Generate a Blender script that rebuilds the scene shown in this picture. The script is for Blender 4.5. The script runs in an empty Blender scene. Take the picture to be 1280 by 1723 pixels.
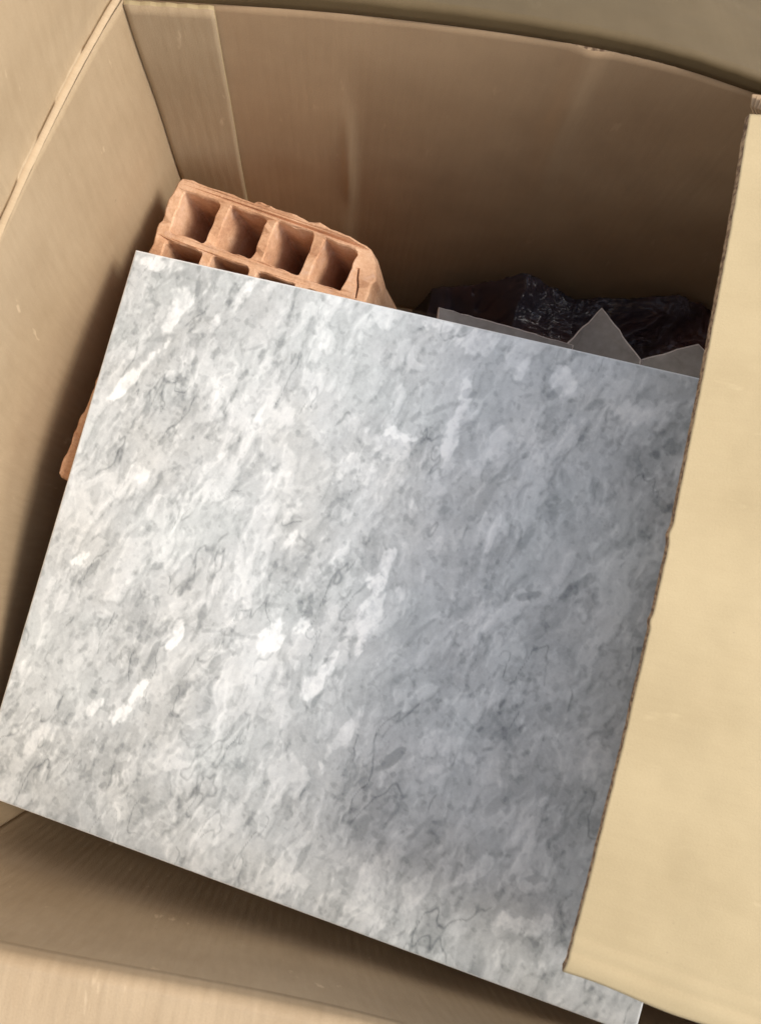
import bpy, bmesh, math, random
import numpy as np
from mathutils import Vector, Matrix
from mathutils.geometry import tessellate_polygon
random.seed(4); RNG = np.random.RandomState(7)
R = math.radians

# ------------------------------------------------------------ camera
FPX, CH = 1352.0, 0.88                       # focal length (for a 1280 x 1723 frame), height above the box floor
PX, PY = 640.0, 861.5
_D = np.array([-80.0, 198.5, FPX]); _D /= np.linalg.norm(_D)
_a = R(10.5); _X = np.array([math.cos(_a), math.sin(_a), 0.0]); _X -= _D*(_X@_D); _X /= np.linalg.norm(_X)
_Z = -_D; _Y = np.cross(_Z, _X)
M = np.array([_X, _Y, _Z])                   # camera axes (right, down, forward) -> world
scene = bpy.context.scene
COL = scene.collection
cam_d = bpy.data.cameras.new("camera"); cam = bpy.data.objects.new("camera", cam_d); COL.objects.link(cam)
right, down, fwd = Vector(M[:, 0]), Vector(M[:, 1]), Vector(M[:, 2])
cam.matrix_world = Matrix.Translation((0, 0, CH)) @ Matrix((right, -down, -fwd)).transposed().to_4x4()
cam_d.sensor_fit = 'VERTICAL'; cam_d.sensor_height = 36.0; cam_d.lens = FPX/1723*36
cam_d.clip_start = 0.02; cam_d.clip_end = 200
cam_d.dof.use_dof = True; cam_d.dof.focus_distance = 0.57; cam_d.dof.aperture_fstop = 11
scene.camera = cam

def ray(px, py): return M@np.array([(px-PX)/FPX, (py-PY)/FPX, 1.0])
def at(px, py, z):
    r = ray(px, py); return np.array([0, 0, CH])+r*((z-CH)/r[2])

# ------------------------------------------------------------ light
SUN_DIR = Vector((0.68, 0.04, 0.74)).normalized()      # towards the sun
world = bpy.data.worlds.new("World"); scene.world = world; world.use_nodes = True
wn = world.node_tree.nodes; wl = world.node_tree.links
sky = wn.new('ShaderNodeTexSky'); sky.sky_type = 'NISHITA'; sky.sun_disc = False
sky.sun_elevation = math.asin(SUN_DIR.z); sky.sun_rotation = math.atan2(SUN_DIR.x, SUN_DIR.y)
sky.dust_density = 1.5; sky.air_density = 1.0
hs = wn.new('ShaderNodeHueSaturation'); hs.inputs["Saturation"].default_value = 0.42      # hazy, whitish sky
wl.new(sky.outputs[0], hs.inputs['Color']); wl.new(hs.outputs[0], wn['Background'].inputs[0]); wn['Background'].inputs[1].default_value = 0.15
sl = bpy.data.lights.new("sun", 'SUN'); so = bpy.data.objects.new("sun", sl); COL.objects.link(so)
sl.energy = 1.12; sl.angle = R(17); sl.color = (1.0, 0.96, 0.90)
so.rotation_euler = SUN_DIR.to_track_quat('Z', 'Y').to_euler()
scene.view_settings.view_transform = 'Standard'; scene.view_settings.look = 'None'
scene.view_settings.exposure = 1.12; scene.view_settings.gamma = 1.0
scene.cycles.max_bounces = 8; scene.cycles.diffuse_bounces = 5

# ------------------------------------------------------------ helpers
def mat(name):
    m = bpy.data.materials.new(name); m.use_nodes = True
    return m, m.node_tree.nodes, m.node_tree.links, m.node_tree.nodes['Principled BSDF']

def mapping(n, l, scale, rot=(0, 0, 0), src='UV'):
    tc = n.new('ShaderNodeTexCoord'); mp = n.new('ShaderNodeMapping')
    mp.inputs['Scale'].default_value = scale; mp.inputs['Rotation'].default_value = rot
    l.new(tc.outputs[src], mp.inputs[0]); return mp.outputs[0]

def noise(n, l, vec, scale, detail=4, rough=0.6, dist=0.0):
    t = n.new('ShaderNodeTexNoise'); t.inputs['Scale'].default_value = scale
    t.inputs['Detail'].default_value = detail; t.inputs['Roughness'].default_value = rough
    t.inputs['Distortion'].default_value = dist
    l.new(vec, t.inputs['Vector']); return t.outputs['Fac']

def ramp(n, l, fac, stops):
    r = n.new('ShaderNodeValToRGB'); e = r.color_ramp.elements
    while len(e) < len(stops): e.new(0.5)
    for i, (p, c) in enumerate(stops): e[i].position = p; e[i].color = c if len(c) == 4 else (*c, 1)
    l.new(fac, r.inputs[0]); return r.outputs[0]

def mix(n, l, fac, a, b, mode='MIX'):
    m = n.new('ShaderNodeMix'); m.data_type = 'RGBA'; m.blend_type = mode
    for s, v in ((m.inputs[0], fac), (m.inputs[6], a), (m.inputs[7], b)):
        if isinstance(v, (int, float)): s.default_value = v
        elif isinstance(v, tuple): s.default_value = (*v, 1) if len(v) == 3 else v
        else: l.new(v, s)
    return m.outputs[2]

def math_(n, l, op, a, b):
    m = n.new('ShaderNodeMath'); m.operation = op
    for s, v in ((m.inputs[0], a), (m.inputs[1], b)):
        if isinstance(v, (int, float)): s.default_value = v
        else: l.new(v, s)
    return m.outputs[0]

def bump(n, l, bsdf, h, strength, dist):
    b = n.new('ShaderNodeBump'); b.inputs['Strength'].default_value = strength; b.inputs['Distance'].default_value = dist
    l.new(h, b.inputs['Height']); l.new(b.outputs[0], bsdf.inputs['Normal'])

def link(name, me, mats, parent=None):
    o = bpy.data.objects.new(name, me); COL.objects.link(o)
    for m in mats: me.materials.append(m)
    if parent: o.parent = parent
    return o

def tag(o, label=None, cat=None, group=None, kind=None):
    for k, v in (('label', label), ('category', cat), ('group', group), ('kind', kind)):
        if v: o[k] = v
    return o

def lattice(u, v, seed):
    """smooth value noise in -1..1 over arrays u, v"""
    r = np.random.RandomState(seed).uniform(-1, 1, (256, 256))
    iu, iv = np.floor(u).astype(int), np.floor(v).astype(int)
    fu, fv = u-iu, v-iv
    fu = fu*fu*fu*(fu*(6*fu-15)+10); fv = fv*fv*fv*(fv*(6*fv-15)+10)
    a = r[iu & 255, iv & 255]; b = r[(iu+1) & 255, iv & 255]
    c = r[iu & 255, (iv+1) & 255]; d = r[(iu+1) & 255, (iv+1) & 255]
    return (a*(1-fu)+b*fu)*(1-fv)+(c*(1-fu)+d*fu)*fv

def fbm(u, v, f, octaves, seed, gain=0.55):
    s, a, t = 0, 1.0, 0
    for k in range(octaves):
        th = 0.6*k+seed
        uu, vv = u*math.cos(th)-v*math.sin(th), u*math.sin(th)+v*math.cos(th)
        s = s+a*lattice(uu*f+17.3*k+50, vv*f+9.1*k+50, seed*31+k); t += a; a *= gain; f *= 2.03
    return s/t

def sheet(name, P, thick, mats, parent, uv, face=(0, 0, 1), edge_mat=1):
    """a bent board: grid of points P[i][j], given thickness away from the seen side; uv in metres"""
    P = np.asarray(P); nu, nv = P.shape[:2]
    du = np.gradient(P, axis=0); dv = np.gradient(P, axis=1)
    N = np.cross(du, dv); N /= np.linalg.norm(N, axis=2)[..., None]+1e-12
    flip = float(N.mean(axis=(0, 1))@np.array(face, float)) < 0      # face: the side that is seen
    if flip: N = -N
    Q = P-N*thick
    verts = np.concatenate([P.reshape(-1, 3), Q.reshape(-1, 3)])
    n = nu*nv; F = []; mi = []
    idx = np.arange(n).reshape(nu, nv)
    for i in range(nu-1):
        for j in range(nv-1):
            q = [idx[i, j], idx[i+1, j], idx[i+1, j+1], idx[i, j+1]]
            F.append(q if not flip else q[::-1]); mi.append(0)
            q2 = [k+n for k in q]; F.append(q2[::-1] if not flip else q2); mi.append(0)
    border = [idx[i, 0] for i in range(nu)]+[idx[nu-1, j] for j in range(1, nv)] + \
             [idx[i, nv-1] for i in range(nu-2, -1, -1)]+[idx[0, j] for j in range(nv-2, 0, -1)]
    for k in range(len(border)):
        a, b = border[k], border[(k+1) % len(border)]
        q = [a, b, b+n, a+n]; F.append(q[::-1] if not flip else q); mi.append(edge_mat)
    me = bpy.data.meshes.new(name)
    me.from_pydata(verts.tolist(), [], [[int(x) for x in f] for f in F])
    o = link(name, me, mats, parent)
    U = np.asarray(uv).reshape(-1, 2); U = np.concatenate([U, U+0.013])
    lay = me.uv_layers.new(name='UVMap')
    li = np.empty(len(me.loops), dtype=np.int32); me.loops.foreach_get('vertex_index', li)
    lay.data.foreach_set('uv', U[li].ravel())
    me.polygons.foreach_set('material_index', mi)
    me.polygons.foreach_set('use_smooth', [m == 0 for m in mi])
    me.update(); return o

# ------------------------------------------------------------ materials
def cardboard(name, c_lo, c_hi, flute=1.0, fleck=0.5, seed=0.0):
    m, n, l, b = mat(name)
    uv = mapping(n, l, (1, 1, 1))
    st = mapping(n, l, (1, 0.11, 1)); st.node.inputs['Location'].default_value = (seed, seed*.3, 0)
    streak = noise(n, l, st, 190, 4, 0.7)
    fibre = noise(n, l, uv, 900, 3, 0.7)
    blot = noise(n, l, uv, 9, 5, 0.6)
    f = math_(n, l, 'ADD', math_(n, l, 'MULTIPLY', streak, 0.27*flute), math_(n, l, 'ADD',
        math_(n, l, 'MULTIPLY', fibre, 0.25), math_(n, l, 'MULTIPLY', blot, 0.75-0.27*flute)))
    c = ramp(n, l, f, [(0.36, c_lo), (0.64, c_hi)])
    # pale scuffs, drawn out along the flutes, and a few dark specks
    sc = mapping(n, l, (1, 0.3, 1)); sc.node.inputs['Location'].default_value = (seed*2, seed, 0)
    s1 = noise(n, l, sc, 70, 3, 0.65)
    s2 = ramp(n, l, s1, [(0.66, (0, 0, 0)), (0.72, (1, 1, 1))])
    fl = math_(n, l, 'MULTIPLY', s2, fleck)
    c = mix(n, l, fl, c, tuple(min(1, x*1.45+.04) for x in c_hi))
    d1 = noise(n, l, uv, 160, 2, 0.5)
    d2 = ramp(n, l, d1, [(0.75, (0, 0, 0)), (0.80, (1, 1, 1))])
    c = mix(n, l, math_(n, l, 'MULTIPLY', d2, 0.35), c, tuple(x*.5 for x in c_lo))
    l.new(c, b.inputs['Base Color']); b.inputs['Roughness'].default_value = 0.72
    b.inputs['Specular IOR Level'].default_value = 0.3
    wv = n.new('ShaderNodeTexWave'); wv.bands_direction = 'X'; wv.inputs['Scale'].default_value = 2*math.pi/(20*.0072)
    wv.inputs['Distortion'].default_value = 0.25; wv.inputs['Detail Scale'].default_value = 8
    l.new(uv, wv.inputs['Vector'])
    h = math_(n, l, 'ADD', math_(n, l, 'MULTIPLY', wv.outputs['Fac'], 0.11*flute),
              math_(n, l, 'ADD', math_(n, l, 'MULTIPLY', streak, 0.45*flute), math_(n, l, 'MULTIPLY', fibre, 0.20)))
    bump(n, l, b, h, 0.55, 0.0012)
    return m

M_IN = cardboard('cardboard inner paper', (.355, .248, .140), (.462, .336, .203), 1.0, .45)
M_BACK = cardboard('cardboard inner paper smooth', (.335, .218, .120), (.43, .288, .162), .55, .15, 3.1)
M_DIM = cardboard('cardboard shaded back flap paper', (.098, .064, .026), (.132, .088, .038), .3, .1, 8.1)  # the back flap's dimness is put into this darker paper colour
M_OUT = cardboard('cardboard outer paper', (.385, .285, .148), (.465, .352, .192), .35, .12, 5.7)
# cut edge: two liners with the dark wavy medium between
M_EDGE, n, l, b = mat('corrugated cut edge')
v_ = mapping(n, l, (1, 1, 1), src='Object')
e1 = noise(n, l, v_, 420, 2, 0.5)
l.new(ramp(n, l, e1, [(.38, (.13, .075, .04)), (.62, (.42, .29, .17))]), b.inputs['Base Color']); b.inputs['Roughness'].default_value = .9

# ------------------------------------------------------------ ground
me = bpy.data.meshes.new('ground'); g = 60
me.from_pydata([(-g, -g, -.012), (g, -g, -.012), (g, g, -.012), (-g, g, -.012)], [], [(0, 1, 2, 3)])
mg, n, l, b = mat('concrete ground')
v_ = mapping(n, l, (1, 1, 1), src='Object')
l.new(ramp(n, l, noise(n, l, v_, 6, 8, .65), [(.35, (.20, .185, .165)), (.65, (.33, .31, .28))]), b.inputs['Base Color'])
b.inputs['Roughness'].default_value = .95
tag(link('ground', me, [mg]), kind='structure')

# ------------------------------------------------------------ the box
def interp(knots, t):
    k = np.array(knots, float); out = []
    for c in range(k.shape[1]-1): out.append(np.interp(t, k[:, 0], k[:, c+1]))
    return np.stack(out, -1)

box = bpy.data.objects.new('cardboard_box', None); COL.objects.link(box)
tag(box, 'large open corrugated cardboard box, one cream flap folded in over the tile', 'box')

ZT = 0.444
def smooth_curve(knots, t):
    """Catmull-Rom through knots (t, x, y, z)"""
    k = np.array(knots, float); T = k[:, 0]; out = np.zeros((len(t), 3))
    for c in range(3):
        y = k[:, c+1]; m_ = np.gradient(y, T)
        i = np.clip(np.searchsorted(T, t)-1, 0, len(T)-2); h = T[i+1]-T[i]; s = (t-T[i])/h
        out[:, c] = (2*s**3-3*s**2+1)*y[i]+(s**3-2*s**2+s)*h*m_[i]+(-2*s**3+3*s**2)*y[i+1]+(s**3-s**2)*h*m_[i+1]
    return out

CL = [(0, -.197, .351, ZT-.003), (.06, -.201, .330, ZT), (.36, -.229, .175, ZT), (.7, -.234, 0.0, ZT), (1, -.216, -.181, ZT-.004)]   # left rim, back to front
CB = [(0, -.197, .351, ZT-.003), (.24, -.045, .371, ZT), (.57, .153, .379, ZT), (.65, .196, .376, ZT-.003), (1, .415, .362, ZT-.004)]  # back rim, left to right
CF = [(0, -.216, -.181, ZT-.004), (.14, -.130, -.183, ZT), (.42, .048, -.187, ZT), (.7, .210, -.205, ZT), (1, .412, -.222, ZT-.004)]
CR = [(0, .415, .362, ZT-.004), (.5, .425, .07, ZT), (1, .412, -.222, ZT-.004)]
t_ = np.linspace(0, 1, 200)

def wall(name, knots, nrm, bul, mats, hump, seed, extra=None, corner=None, nz=60, lab=None):
    top = smooth_curve(knots, t_); nrm = np.array(nrm, float)
    P = np.zeros((len(t_), nz, 3)); UV = np.zeros((len(t_), nz, 2))
    s = np.concatenate([[0], np.cumsum(np.linalg.norm(np.diff(top, axis=0), axis=1))])
    for j in range(nz):
        d = .018+.982*j/(nz-1)             # 0 at the rim, 1 on the floor
        z = top[:, 2]*(1-d)+(-.004)*d
        g_ = np.sin(np.pi*t_)**hump
        off = bul*np.sin(np.pi*min(1, d*1.02))**.9*g_
        w = .0016*fbm(t_*6, np.full_like(t_, d*3), 1.0, 3, seed)*np.minimum(1, g_*2)
        P[:, j] = top; P[:, j, 2] = z
        P[:, j] += nrm*(off+w)[:, None]
        if extra is not None: P[:, j] += nrm*extra(s, d)[:, None]
        if corner is not None:             # corners lean out a little below the rim
            c0, c1 = corner
            lean = math.sin(math.pi*min(1, d*1.02))
            P[:, j] += (np.outer(1-t_, c0)+np.outer(t_, c1))*lean
        UV[:, j, 0] = s+seed*.37; UV[:, j, 1] = d*.45
    o = sheet(name, P, .004, mats, box, UV, -nrm)
    if lab: o['label'] = lab
    return P

def back_extra(s, d):
    # a buckled vertical crease in the back wall and softer dents
    x = s-.139-.014*(d-.3)
    r = -.0050*np.exp(-(x/.0035)**2)*max(0, math.sin(math.pi*min(1, max(0, (d-.22)/.36))))
    step = .0045/(1+np.exp(-x/.0025))*np.exp(-np.maximum(x, 0)/.05)*min(1, max(0, (d-.12)*5))
    x2 = s-.290-.02*(d-.1)
    return r+step-.0035*np.exp(-(x2/.010)**2)*max(0, 1-3*abs(d-.15))

cFL = np.array([-.016, -.020, 0.0])
PL = wall('wall', CL, (-1, 0, 0), .020, [M_IN, M_EDGE], 1.6, 3, corner=(np.zeros(3), cFL))
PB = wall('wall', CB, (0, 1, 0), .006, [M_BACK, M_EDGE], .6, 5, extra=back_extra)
PF = wall('wall', CF, (0, -1, 0), .022, [M_IN, M_EDGE], .6, 8, corner=(cFL, np.zeros(3)))
PR = wall('wall', CR, (1, 0, 0), .015, [M_IN, M_EDGE], .6, 11)

# bottom panel
me = bpy.data.meshes.new('bottom_panel')
me.from_pydata([(-.29, -.27, -.004), (.46, -.27, -.004), (.46, .42, -.004), (-.29, .42, -.004),
                (-.29, -.27, -.009), (.46, -.27, -.009), (.46, .42, -.009), (-.29, .42, -.009)], [],
               [(0, 1, 2, 3), (7, 6, 5, 4), (0, 4, 5, 1), (1, 5, 6, 2), (2, 6, 7, 3), (3, 7, 4, 0)])
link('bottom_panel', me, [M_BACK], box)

def outer_flap(knots, nrm, slope, length, mats, flip, seed, skew=(0, 0), label=None, rfold=.0035, curl=0.0, trim=(0., 1.), face=(0, 0, 1), score=1.0):
    tt = np.linspace(trim[0], trim[1], 90)
    top = smooth_curve(knots, tt); nrm = np.array(nrm, float); up = np.array([0, 0, 1.])
    prof = []                              # (outwards, height) along the profile
    end = R(90)-slope
    prof += [(0, -.0082), (0, -.004)]
    for k in range(9):
        a = end*k/8; prof.append((rfold*(1-math.cos(a)), rfold*math.sin(a)))
    o0, h0 = prof[-1]; L = np.concatenate([[.004, .009], np.linspace(.016, length, 34)])
    for q in L: prof.append((o0+q*math.cos(slope), h0+q*math.sin(slope)+curl*q*q))
    prof = np.array(prof); d = np.concatenate([[0], np.cumsum(np.linalg.norm(np.diff(prof, axis=0), axis=1))])
    s = np.concatenate([[0], np.cumsum(np.linalg.norm(np.diff(top, axis=0), axis=1))])
    tan = (top[-1]-top[0])/np.linalg.norm(top[-1]-top[0])
    P = np.zeros((len(tt), len(prof), 3)); UV = np.zeros((len(tt), len(prof), 2))
    for j, (oo, hh) in enumerate(prof):
        w = .003*fbm(tt*5, np.full_like(tt, d[j]*12), 1.0, 3, seed)*min(1, max(0, d[j]-.014)*25)
        # pressed score line just outside the fold
        sc = -.0009*score*math.exp(-((d[j]-.0195)/.0022)**2)
        r_ = .0006*fbm(tt*60, np.full_like(tt, d[j]*40), 1.0, 2, seed+2)*min(1, d[j]*80)
        P[:, j] = top+nrm*oo+up*hh+np.outer(w+sc+r_, up*math.cos(slope)-nrm*math.sin(slope))+np.outer((skew[0]*(1-tt)+skew[1]*tt)*d[j], tan)
        UV[:, j, 0] = s+seed*.4; UV[:, j, 1] = -d[j]
    o = sheet('flap', P, .004, mats, box, UV, face)
    if label: o['label'] = label
    if len(mats) > 2:                      # the paper darkened for shade starts beyond the fold
        nf = sum(1 for q in d if q < .0165); npf = len(prof)-1
        mi = np.zeros(len(o.data.polygons), dtype=np.int32); o.data.polygons.foreach_get('material_index', mi)
        for k in range((len(tt)-1)*npf):
            if k % npf < nf: mi[2*k] = 2
        o.data.polygons.foreach_set('material_index', mi)
    return o

outer_flap(CL, (-1, 0, 0), R(99), .26, [M_IN, M_EDGE], True, 21, label='tan left flap standing up, with fine flute streaks', curl=0, face=(1, 0, .3))
outer_flap(CB, (0, 1, 0), R(-30), .24, [M_DIM, M_EDGE], False, 23, label='dim grey brown back flap hanging outwards', score=0.0)
outer_flap(CF, (0, -1, 0), R(-4), .24, [M_IN, M_EDGE], False, 27, label='pale front flap folded out towards the viewer', rfold=.006)

# the flap folded in over the tile
T0, B0 = at(1261, 192, .495), at(950, 1640, .445)
TH, BH = np.array([.414, .360, .450]), np.array([.408, -.190, .446])
NU, NV = 260, 60
P = np.zeros((NU, NV, 3)); UV = np.zeros((NU, NV, 2))
eu = np.linspace(0, 1, NU); jag = .0003*fbm(eu*90, eu*0, 1., 3, 41)+.0005*fbm(eu*9, eu*0, 1., 2, 42)
jag += .0012*np.exp(-((eu-.50)/.006)**2)+.0010*np.exp(-((eu-.60)/.005)**2)
for i, u in enumerate(eu):
    for j in range(NV):
        v = (j/(NV-1))**1.3
        a = T0*(1-u)+B0*u; h = TH*(1-u)+BH*u
        p = a*(1-v)+h*v
        p[2] += .010*math.sin(math.pi*v)*(1-.3*u)+.004*math.sin(math.pi*u)*(1-v)
        p[0] += .004*math.sin(math.pi*u)*(1-v)-jag[i]*(1-v)**8
        m_ = max(0, (u-.978)/.022)               # crushed margin at the front end
        p[2] -= .0035*m_*m_*(1-.4*v)+.0010*math.exp(-((u-.975)/.004)**2)+.0006*math.exp(-((u-.955)/.003)**2)
        p[1] += .0007*math.sin(23*v)*m_
        P[i, j] = p; UV[i, j] = (u*.56+2.2, v*.23)
P[..., 2] += (.0014*fbm(UV[..., 0], UV[..., 1], 14, 3, 44)+.0004*fbm(UV[..., 0], UV[..., 1], 60, 3, 45))*np.clip(np.linspace(0, 4, NV), 0.25, 1)[None, :]
o = sheet('flap', P, .0042, [M_OUT, M_EDGE], box, UV)
o['label'] = 'bright cream flap folded inwards, lying over the right side of the grey tile'

# glue tab: a strip lapped on to the back wall beside the left corner
xe0, xe1 = -.143, -.150
nz = 50; nx = 18
P = np.zeros((nx, nz, 3)); UV = np.zeros((nx, nz, 2))
Sx = PB[:, :, 0]
for j in range(nz):
    d = .003+.97*j/(nz-1); jj = d*(PB.shape[1]-1); j0 = int(jj); f_ = jj-j0
    row = PB[:, j0]*(1-f_)+PB[:, min(j0+1, PB.shape[1]-1)]*f_
    for i in range(nx):
        x = row[0, 0]+.0006+(xe0+(xe1-xe0)*d-row[0, 0])*i/(nx-1)
        y = np.interp(x, row[:, 0], row[:, 1]); zz = np.interp(x, row[:, 0], row[:, 2])
        zz += (.0004*math.sin(i*1.7) if j == 0 else 0)
        P[i, j] = (x, y-.0034-.0006*math.sin(j*.4), zz); UV[i, j] = (x+4.4, d*.45)
o = sheet('glue_tab', P, .0030, [M_IN, M_OUT], box, UV, (0, -1, 0)); o['label'] = 'glued joint strip running down the back left corner'

# torn corner scrap where back wall and right flap part
me_bm = bmesh.new()
c0 = at(1272, 172, .447)
for k in range(4):
    w = .024-.003*k; off = np.array([.001*k, -.0022*k, .0022*k])
    q = [c0+off+np.array(p_) for p_ in ((-.0035+.001*k, .004, .001), (w, .006, .002), (w, -.007, -.001), (.002, -.010+.002*k, -.002), (-.003, -.003, 0))]
    top = [me_bm.verts.new(p_) for p_ in q]; bot = [me_bm.verts.new(p_-np.array([0, 0, .0012])) for p_ in q]
    me_bm.faces.new(top); me_bm.faces.new(bot[::-1])
    for i in range(5): me_bm.faces.new([top[i], bot[i], bot[(i+1) % 5], top[(i+1) % 5]])
me = bpy.data.meshes.new('torn_corner'); bmesh.ops.recalc_face_normals(me_bm, faces=me_bm.faces); me_bm.to_mesh(me); me_bm.free()
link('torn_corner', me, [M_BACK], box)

# ------------------------------------------------------------ the tile
NRM = np.array([-0.19738, -0.10049, 0.97516]); NRM /= np.linalg.norm(NRM)
TLz = .288
TL = at(228, 420, TLz)
def on_plane(px, py, off=0.0):
    r = ray(px, py); o_ = np.array([0, 0, CH]); return o_+r*(((TL+NRM*off-o_)@NRM)/(r@NRM))
TR, BR, BL = on_plane(1348, 675), on_plane(1067, 1745), on_plane(-45, 1330)
EU = TR-TL; WU = np.linalg.norm(EU); EU /= WU
EV = BL-TL; EV -= EU*(EV@EU); WV = (np.linalg.norm(BL-TL)+np.linalg.norm(BR-TR))/2; EV /= np.linalg.norm(EV)
EN = NRM*1.0
def uvt(px, py):
    p = on_plane(px, py)-TL; return p@EU, p@EV

NX, NY = 640, 560
uu, vv = np.meshgrid(np.linspace(0, WU, NX), np.linspace(0, WV, NY), indexing='ij')
# cleft slate print: grain runs steeply up to the right
GA = R(-77)
ga, gb = uu*math.cos(GA)+vv*math.sin(GA), -uu*math.sin(GA)+vv*math.cos(GA)     # along / across the grain
wx = .008*fbm(uu, vv, 18, 3, 2)+.0010*fbm(uu, vv, 90, 2, 4); wy = .008*fbm(uu, vv, 18, 3, 3)+.0010*fbm(uu, vv, 90, 2, 5)
A, B = (ga+wx), (gb+wy)
def sum_gr(ra, f, o, sd, g):
    # like fbm but every octave keeps the grain direction
    s, a, t = 0, 1.0, 0
    for k in range(o):
        s = s+a*lattice(A*ra*f+17.3*k+sd, B*f+9.1*k+sd, sd*31+k); t += a; a *= g; f *= 1.95
    return s/t
def st(x, lo, w): k = np.clip((x-lo)/w, 0, 1); return k*k*(3-2*k)
low = fbm(uu, vv, 7, 3, 11)
h1 = sum_gr(.50, 70, 5, 12, .85)
busy = st(fbm(uu, vv, 16, 3, 14), -.12, .4)             # some regions calm, some busy
pale = st(sum_gr(.50, 34, 5, 15, .62), .14, .09)
pale2 = st(sum_gr(.45, 115, 3, 16, .6), .24, .12)
dull = st(sum_gr(.55, 62, 4, 17, .65), .12, .16)
dark = st(sum_gr(.50, 150, 3, 18, .7), .26, .14)
cleft = (1-np.clip(np.abs(sum_gr(.34, 36, 4, 19, .6))/.035, 0, 1))*st(fbm(uu, vv, 30, 3, 20), .08, .10)
spots = st(fbm(uu, vv, 190, 2, 23, .5), .40, .16)
fine = fbm(uu, vv, 210, 3, 21, .75)
tone = .585+.07*low+.17*h1+.14*pale+.09*pale2-.10*dull-.14*dark*(.3+.7*busy)-.27*cleft-.11*spots+.08*fine
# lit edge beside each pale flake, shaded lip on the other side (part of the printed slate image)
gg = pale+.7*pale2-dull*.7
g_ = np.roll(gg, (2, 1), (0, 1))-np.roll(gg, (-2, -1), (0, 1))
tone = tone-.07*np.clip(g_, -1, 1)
# single marks of the print: pale flakes (+) and dark clefts (-): (x, y, length, width, angle, amount)
marks = [(205,1198,62,15,-52,.42),(470,1068,48,30,-25,.38),(560,1110,40,17,-60,.30),(292,1078,40,10,-62,.36),(372,1088,26,20,-20,.30),
 (628,1020,60,22,-68,.36),(300,520,55,26,-50,.28),(395,505,60,12,-45,.26),(215,640,95,11,-42,.36),(255,440,60,18,12,.26),(130,945,28,17,-20,.36),
 (765,715,90,15,-72,.36),(680,735,30,13,20,.34),(440,690,40,7,-50,.16),(815,580,34,36,-60,.26),(880,610,30,26,0,.22),(740,545,40,14,14,.22),
 (950,640,32,22,20,.24),(1080,700,18,34,-70,.18),(575,1240,55,12,-55,.24),(530,1150,30,22,-60,.32),(655,940,26,10,-50,.22),
 (900,1240,24,13,-40,.16),(905,1150,70,20,-30,.08),(760,1250,34,18,0,.12),(700,1500,60,14,-50,.20),(880,1560,60,22,10,.26),(600,1500,50,12,-60,.18),
 (790,1470,40,12,-40,.18),(940,1610,40,20,0,.18),(60,1240,60,14,-55,.16),(160,1190,20,9,-45,.26),(490,905,30,8,-50,.22),(240,800,24,20,0,.18),
 (360,660,10,34,0,.16),(340,1030,8,70,15,-.22),(330,970,40,7,-50,-.22),(385,1065,60,6,5,-.20),(150,960,26,6,-48,-.26),(262,1090,40,7,-60,-.26),
 (300,1160,34,13,-30,-.26),(270,570,34,9,0,-.22),(330,500,50,7,-85,-.24),(430,585,50,7,-15,-.18),(400,1215,60,6,-50,-.20),(480,1130,6,30,0,-.16),
 (640,1290,60,9,-35,-.26),(555,1110,16,7,-10,-.26),(530,1180,40,5,-52,-.26),(500,840,30,9,-60,-.16),(595,795,18,9,0,-.20),(540,800,30,6,-30,-.12),
 (905,1000,50,8,-10,-.30),(970,990,40,9,-32,-.30),(985,1020,26,20,-30,-.20),(880,910,24,9,-48,-.22),(935,660,16,7,-40,-.24),(1000,680,18,8,-30,-.26),
 (960,675,12,6,10,-.22),(700,1070,44,5,-40,-.14),(850,1235,8,44,-30,-.16),(690,1200,26,6,0,-.22),(735,690,44,8,-20,-.20),(745,860,26,12,-60,-.18),
 (650,700,60,5,-58,-.16),(200,1290,30,9,-20,-.22),(150,1300,24,7,-50,-.20),(240,1345,16,8,0,-.22),(420,1380,40,6,-60,-.22),(600,1400,26,18,-60,-.24),
 (640,1420,12,30,0,-.20),(510,1440,30,6,-60,-.20),(880,1480,36,7,0,-.22),(700,1400,40,8,-50,-.18),(470,1020,30,6,0,-.12),(590,960,18,14,-20,-.18),
 (790,660,12,8,0,-.20),(160,830,22,26,-60,-.16),(360,790,60,6,-50,-.14),(820,830,60,10,-60,-.14),(860,1330,70,12,-50,-.12),(940,1340,60,10,-30,-.10)]
pw = .0022*fbm(uu, vv, 70, 3, 30); pv = .0022*fbm(uu, vv, 70, 3, 31)
pxm = WU/1180.0
for (x, y, ln, wd, an, am) in marks:
    mu, mv = uvt(x, y); a_ = R(an)-R(15)          # the tile itself is turned about 15 degrees in view
    du, dv = uu+pw-mu, vv+pv-mv
    p_ = (du*math.cos(a_)+dv*math.sin(a_))/(ln*pxm); q_ = (-du*math.sin(a_)+dv*math.cos(a_))/(wd*pxm)
    r_ = np.sqrt(p_*p_+q_*q_)+1.15*fbm(A*.55, B, 110, 4, int(x) % 50+60)+.1
    k_ = np.clip((1.05-r_)/.45, 0, 1); k_ = k_*k_*(3-2*k_)
    tone = tone*(1-.25*k_)+.57*.25*k_+(am*1.15 if am > 0 else am*.85)*k_*(.9+.5*h1+.4*fine)
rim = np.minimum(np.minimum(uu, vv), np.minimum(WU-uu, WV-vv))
tone = np.where(rim < .0011+.0005*fine, tone*.3+.68, tone)      # tone turns pale in a thin band along the arris
tone = np.clip(tone, .06, 1.0)
TT = .0095                                       # thickness
er = .0016
hz = .0003*low
edge = np.minimum(np.minimum(uu, WU-uu), np.minimum(vv, WV-vv)); rd = np.clip(edge/er, 0, 1)
hz = hz*rd-.0009*(1-rd)**2
Pt = TL+uu[..., None]*EU+vv[..., None]*EV+hz[..., None]*EN
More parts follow.
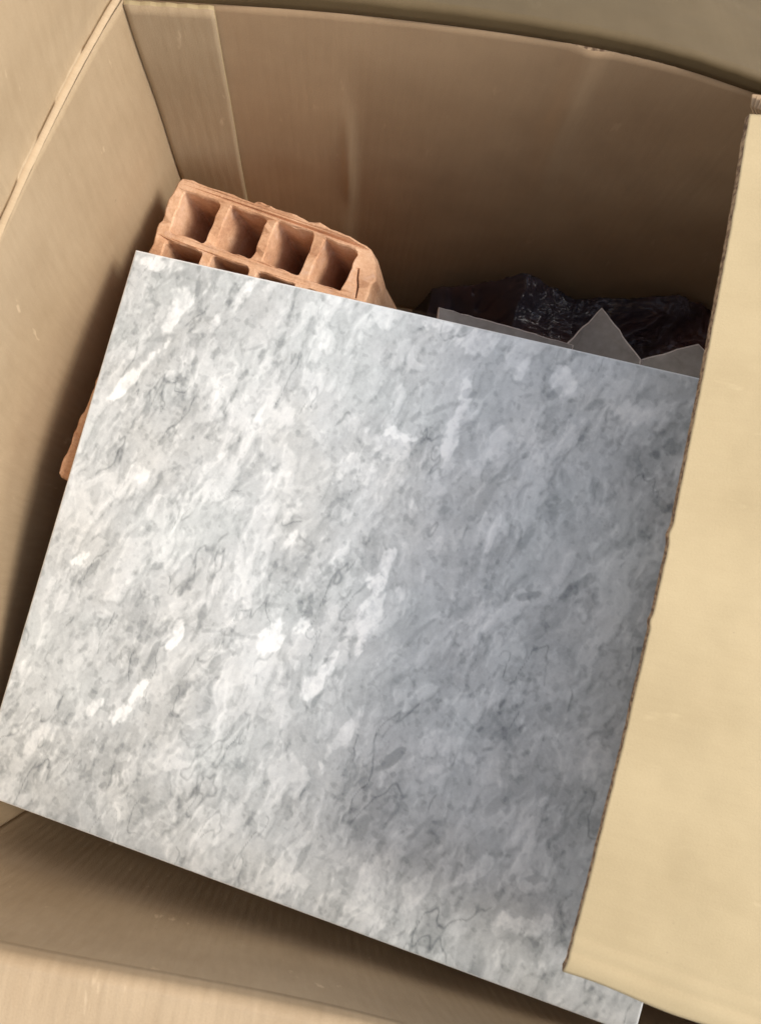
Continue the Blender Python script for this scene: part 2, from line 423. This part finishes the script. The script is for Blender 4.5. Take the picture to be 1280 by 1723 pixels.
idx = np.arange(NX*NY).reshape(NX, NY)
quads = np.stack([idx[:-1, :-1], idx[:-1, 1:], idx[1:, 1:], idx[1:, :-1]], -1).reshape(-1, 4)
border = np.concatenate([idx[:, 0], idx[-1, 1:], idx[-2::-1, -1], idx[0, -2:0:-1]])
base = Pt.reshape(-1, 3)[border]-EN*TT; n0 = NX*NY; nb = len(border)
nxt = np.roll(np.arange(nb), -1)
side = np.stack([border, border[nxt], n0+nxt, n0+np.arange(nb)], -1)
verts = np.concatenate([Pt.reshape(-1, 3), base])
faces = np.concatenate([quads, side])
me = bpy.data.meshes.new('floor_tile')
me.vertices.add(len(verts)); me.vertices.foreach_set('co', verts.ravel())
me.loops.add(faces.size+nb); me.loops.foreach_set('vertex_index', np.concatenate([faces.ravel(), (n0+np.arange(nb))[::-1]]).astype(np.int32))
me.polygons.add(len(faces)+1)
ls = np.concatenate([np.arange(len(faces))*4, [faces.size]]); me.polygons.foreach_set('loop_start', ls.astype(np.int32))
mi = np.zeros(len(faces)+1, dtype=np.int32); mi[len(quads):] = 1
me.update(calc_edges=True)
me.polygons.foreach_set('material_index', mi)
me.polygons.foreach_set('use_smooth', mi == 0)
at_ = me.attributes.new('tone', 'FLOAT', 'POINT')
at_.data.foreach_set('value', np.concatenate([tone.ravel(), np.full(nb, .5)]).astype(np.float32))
me.validate()
mt, n, l, b = mat('grey slate print glaze')
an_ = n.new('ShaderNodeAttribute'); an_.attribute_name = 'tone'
v_ = mapping(n, l, (1, 1, 1), src='Object')
fn = noise(n, l, v_, 700, 3, .7)
f = math_(n, l, 'ADD', an_.outputs['Fac'], math_(n, l, 'MULTIPLY', math_(n, l, 'SUBTRACT', fn, .5), .16))
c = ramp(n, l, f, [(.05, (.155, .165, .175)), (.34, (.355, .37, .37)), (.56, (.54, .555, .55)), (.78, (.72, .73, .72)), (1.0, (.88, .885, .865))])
tint = ramp(n, l, noise(n, l, v_, 14, 3, .5), [(.35, (.97, 1.0, 1.0)), (.5, (.985, 1, 1)), (.68, (1.0, 1.0, .98))])
c = mix(n, l, 1.0, c, tint, 'MULTIPLY')
l.new(c, b.inputs['Base Color']); b.inputs['Roughness'].default_value = .42; b.inputs['Specular IOR Level'].default_value = .45
bump(n, l, b, f, .05, .0004)
mb, n, l, b = mat('pale fired tile body')
v_ = mapping(n, l, (1, 1, 1), src='Object')
l.new(ramp(n, l, noise(n, l, v_, 300, 3, .6), [(.3, (.55, .47, .42)), (.7, (.74, .68, .63))]), b.inputs['Base Color']); b.inputs['Roughness'].default_value = .85
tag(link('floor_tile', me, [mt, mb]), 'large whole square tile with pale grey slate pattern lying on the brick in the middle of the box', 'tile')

# ------------------------------------------------------------ the hollow brick
def clay_mat():
    m, n, l, b = mat('fired clay')
    v_ = mapping(n, l, (1, 1, 1), src='Object')
    a_ = noise(n, l, v_, 30, 6, .65); d_ = noise(n, l, v_, 420, 3, .7)
    f = math_(n, l, 'ADD', math_(n, l, 'MULTIPLY', a_, .7), math_(n, l, 'MULTIPLY', d_, .3))
    c = ramp(n, l, f, [(.36, (.45, .225, .115)), (.5, (.62, .355, .20)), (.66, (.76, .49, .31))])
    dust = ramp(n, l, noise(n, l, v_, 75, 4, .7), [(.56, (0, 0, 0)), (.72, (1, 1, 1))])
    c = mix(n, l, math_(n, l, 'MULTIPLY', dust, .45), c, (.66, .46, .35))
    l.new(c, b.inputs['Base Color']); b.inputs['Roughness'].default_value = .9
    bump(n, l, b, f, .8, .002); return m
M_CLAY = clay_mat()
OFF = -TT-.0015
F0, F1, F3 = on_plane(300, 296, OFF), on_plane(650, 412, OFF), on_plane(80, 795, OFF)
BU = F1-F0; bw = np.linalg.norm(BU); BU /= bw
BV = F3-F0; BV -= BU*(BV@BU); bh = np.linalg.norm(F3-F0); BV /= np.linalg.norm(BV)
BN = np.cross(BV, BU); BN /= np.linalg.norm(BN)
if BN[2] < 0: BN = -BN
print('tile', WU, WV, 'brick', bw, bh, 'low corner', (F0-BN*.25)[2], (F1-BN*.25)[2], F0, F1, F3)
DEPTH = .245
rnd = random.Random(5)
nc, nr = 4, 6
wo, wi, wj = .0095, .0085, .0068
pu = (bw-.006-2*wo+wi)/nc; pv_ = (bh-2*wo+wj)/nr
def rrect(x0, y0, x1, y1, r, k=4):
    pts = []
    for cx, cy, a0 in ((x1-r, y0+r, -90), (x1-r, y1-r, 0), (x0+r, y1-r, 90), (x0+r, y0+r, 180)):
        for i in range(k+1):
            a = R(a0+90*i/k); pts.append((cx+r*math.cos(a), cy+r*math.sin(a)))
    return pts
def densify(pts, step=.004):
    out = []
    for i in range(len(pts)):
        a, b_ = pts[i], pts[(i+1) % len(pts)]; d = math.dist(a, b_); k = max(1, int(d/step))
        for q in range(k): out.append((a[0]+(b_[0]-a[0])*q/k, a[1]+(b_[1]-a[1])*q/k))
    return out
def rough(pts, amp, sd):
    a = np.array(pts); s = np.arange(len(a))*.55
    return [(p[0]+amp*float(lattice(np.array(s[i]+3), np.array(sd*1.7+.3), 5)), p[1]+amp*float(lattice(np.array(s[i]+9), np.array(sd*2.3+.7), 6))) for i, p in enumerate(pts)]
outer = [(0.004, 0), (bw*.5, -.0008), (bw-.030, .001), (bw-.012, .005), (bw-.004, .013), (bw, .026), (bw, bh*.5), (bw, bh-.003), (bw-.003, bh), (.003, bh), (0, bh-.003), (0, .004)]
outer = rough(densify(outer), .0012, 1)
holes = []
for c_ in range(nc):
    for r_ in range(nr):
        x0 = wo+c_*pu+rnd.uniform(-.0008, .0008); y0 = wo+r_*pv_+rnd.uniform(-.0008, .0008)
        x1 = x0+pu-wi; y1 = y0+pv_-wj
        if c_ == nc-1: x1 -= .004
        sk = .0012*(r_ % 2)
        pts = rrect(x0+sk, y0, x1+sk, y1, .0024, 2)
        holes.append(rough(densify(pts), .0008, 7+c_*9+r_))
crk_ = [(bw-.0145, .022), (bw-.0118, .030), (bw-.0085, .037), (bw-.0070, .045), (bw-.0076, .0453), (bw-.0094, .0378), (bw-.0127, .0308), (bw-.0152, .0226)]
holes.append(densify(crk_, .003))      # split in the outer web
def offset(pts, d):
    a = np.array(pts); t = np.roll(a, -1, 0)-np.roll(a, 1, 0); t /= np.linalg.norm(t, axis=1)[:, None]
    nn = np.stack([t[:, 1], -t[:, 0]], -1); area = np.sum(a[:, 0]*np.roll(a[:, 1], -1)-np.roll(a[:, 0], -1)*a[:, 1])
    return (a+nn*(d if area > 0 else -d)).tolist()     # + grows the loop
def bpos(u, v, w):
    # slight waviness of the extruded clay; w = depth below the seen face
    return F0+BU*u+BV*v-BN*w
bm = bmesh.new()
def add_loops(pts_list, flipw):
    rings = []
    for pts, w in pts_list: rings.append([bm.verts.new(bpos(p[0], p[1], w)) for p in pts])
    for a, b_ in zip(rings[:-1], rings[1:]):
        k = len(a)
        for i in range(k):
            f_ = [a[i], b_[i], b_[(i+1) % k], a[(i+1) % k]]; bm.faces.new(f_[::-1] if flipw else f_)
    return rings
chips = {0: .0}
def surf(p):                                      # broken, uneven end face: chipped low at the far right corner
    d = math.hypot(p[0]-bw, p[1]-.010); c = .010*max(0, 1-d/.030)
    return .0006+.0010*float(fbm(np.array(p[0]), np.array(p[1]), 90, 2, 33))+.0022*max(0, float(fbm(np.array(p[0]), np.array(p[1]), 160, 2, 37))-.30)/.3+c
def top_ring(pts, extra): return [bm.verts.new(bpos(p[0], p[1], surf(p)+extra)) for p in pts]
rg = []
def stitch(a, b_, fl):
    k = len(a)
    for i in range(k):
        f_ = [a[i], b_[i], b_[(i+1) % k], a[(i+1) % k]]; bm.faces.new(f_[::-1] if fl else f_)
loops_top = []
o_in = offset(outer, -.0016); r0 = top_ring(o_in, 0); r1 = top_ring(outer, .0016); loops_top.append((o_in, r0)); stitch(r0, r1, False)
prev = r1
for w in (.03, .08, .14, .20, DEPTH):
    cur = [bm.verts.new(bpos(p[0]+.0012*math.sin(w*60+p[1]*40), p[1]+.001*math.sin(w*45+p[0]*60), w)) for p in outer]; stitch(prev, cur, False); prev = cur
o_bot = prev
bot_loops = [o_bot]
for h_ in holes:
    g_ = offset(h_, .0009); a = top_ring(g_, 0); b_ = top_ring(h_, .0014); loops_top.append((g_, a)); stitch(a, b_, True)
    prev = b_
    for w in (.03, .08, .14, .20, DEPTH):
        cur = [bm.verts.new(bpos(p[0]+.0010*math.sin(w*60+p[1]*40), p[1]+.0008*math.sin(w*45+p[0]*60), w)) for p in h_]; stitch(prev, cur, True); prev = cur
    bot_loops.append(prev)
def fill(loops, vs, fl):
    flat = [v for lp in vs for v in lp]
    for t in tessellate_polygon([[Vector((p[0], p[1], 0)) for p in lp] for lp in loops]):
        try: bm.faces.new([flat[i] for i in (t if not fl else t[::-1])])
        except ValueError: pass
fill([x[0] for x in loops_top], [x[1] for x in loops_top], False)
bmesh.ops.recalc_face_normals(bm, faces=bm.faces)
me = bpy.data.meshes.new('hollow_brick'); bm.to_mesh(me); bm.free()
tag(link('hollow_brick', me, [M_CLAY]), 'orange clay brick with square holes standing in the corner under the tile', 'brick')

# ------------------------------------------------------------ broken tile pieces under the tile's far edge
def slab(name, pts3, thick, mats, label, nrm=None, group=None):
    """broken piece: uneven outline (top face points), thickness, soft arris"""
    P_ = [np.array(p, float) for p in pts3]
    nn = np.cross(P_[1]-P_[0], P_[2]-P_[0]); nn /= np.linalg.norm(nn)
    if nn[2] < 0: P_ = P_[::-1]; nn = -nn
    out = []
    for i in range(len(P_)):
        a, b_ = P_[i], P_[(i+1) % len(P_)]; k = max(2, int(np.linalg.norm(b_-a)/.006))
        d_ = (b_-a)/np.linalg.norm(b_-a); sd = np.cross(nn, d_)
        for q in range(k):
            w = math.sin(math.pi*q/k)
            out.append(a+(b_-a)*q/k+sd*.0008*w*RNG.uniform(-1, 1))
    c_ = sum(out)/len(out)
    bm = bmesh.new(); rr = []
    for sh, dz in ((.0012, 0), (0, .0010), (0, thick)):
        rr.append([bm.verts.new(p+(c_-p)/np.linalg.norm(c_-p)*sh-nn*dz) for p in out])
    bm.faces.new(rr[0]); bm.faces.new(rr[2][::-1])
    for a, b_ in zip(rr[:-1], rr[1:]):
        for i in range(len(out)):
            f_ = bm.faces.new([a[i], b_[i], b_[(i+1) % len(out)], a[(i+1) % len(out)]]); f_.material_index = 1
    bmesh.ops.recalc_face_normals(bm, faces=bm.faces)
    me = bpy.data.meshes.new(name); bm.to_mesh(me); bm.free()
    return tag(link(name, me, mats), label, 'tile piece', group)
ms, n, l, b = mat('plain grey tile glaze')
v_ = mapping(n, l, (1, 1, 1), src='Object')
l.new(ramp(n, l, noise(n, l, v_, 60, 5, .6), [(.35, (.20, .175, .15)), (.65, (.29, .262, .232))]), b.inputs['Base Color']); b.inputs['Roughness'].default_value = .5
def low(px, py, z): return at(px, py, z)
G = 'broken tile pieces under the far edge of the tile'
slab('tile_piece', [low(738, 516, .252), low(860, 549, .252), low(965, 580, .252), low(930, 760, .252), low(720, 700, .252)], .008, [ms, mb],
     'long grey tile strip showing just beyond the tile edge, beside the brick', group=G)
slab('tile_piece', [low(1012, 517, .242), low(1078, 604, .242), low(1060, 760, .23), low(900, 720, .23), low(948, 583, .242)], .005, [ms, mb],
     'grey broken tile piece with one pointed corner sticking up beyond the tile', group=G)
slab('tile_piece', [low(1079, 604, .236), low(1175, 578, .236), low(1230, 640, .236), low(1190, 760, .225), low(1060, 720, .225)], .005, [ms, mb],
     'grey tile piece beside the cream flap edge, its corner dipping left', group=G)

# ------------------------------------------------------------ dark plastic wrapping at the bottom
nxp, nyp = 260, 240
X_, Y_ = np.meshgrid(np.linspace(.02, .385, nxp), np.linspace(.02, .374, nyp), indexing='ij')
r1_ = 1-np.abs(fbm(X_*.6, Y_, 15, 3, 71, .4))*2.2; r2_ = 1-np.abs(fbm(X_+.3*Y_, Y_, 48, 4, 72, .6))*2.4
Zp = (.118+.028*r1_+.006*r2_)*(.45+.55*np.clip((X_-.02)/.10, 0, 1))+.03*fbm(X_, Y_, 7, 2, 73)+.03*np.clip((Y_-.30)/.06, 0, 1)
fall = np.clip(np.minimum(np.minimum(X_-.02, .385-X_), np.minimum(Y_-.02, .374-Y_))/.012, 0, 1)
Zp = np.maximum(.004, Zp*fall)+.001
Pp = np.stack([X_+.008*fbm(X_, Y_, 25, 2, 75), Y_, Zp], -1)
mp_, n, l, b = mat('dark plastic film')
v_ = mapping(n, l, (1, 1, 1), src='Object')
l.new(ramp(n, l, noise(n, l, v_, 11, 3, .5), [(.38, (.05, .048, .065)), (.52, (.07, .045, .05)), (.68, (.14, .06, .05))]), b.inputs['Base Color'])
b.inputs['Roughness'].default_value = .27; b.inputs['Alpha'].default_value = .5
o = sheet('plastic_wrap', Pp, .0004, [mp_, mp_], None, np.stack([X_, Y_], -1))
tag(o, 'crumpled dark plastic film in deep shade at the bottom near the back wall', 'plastic film')
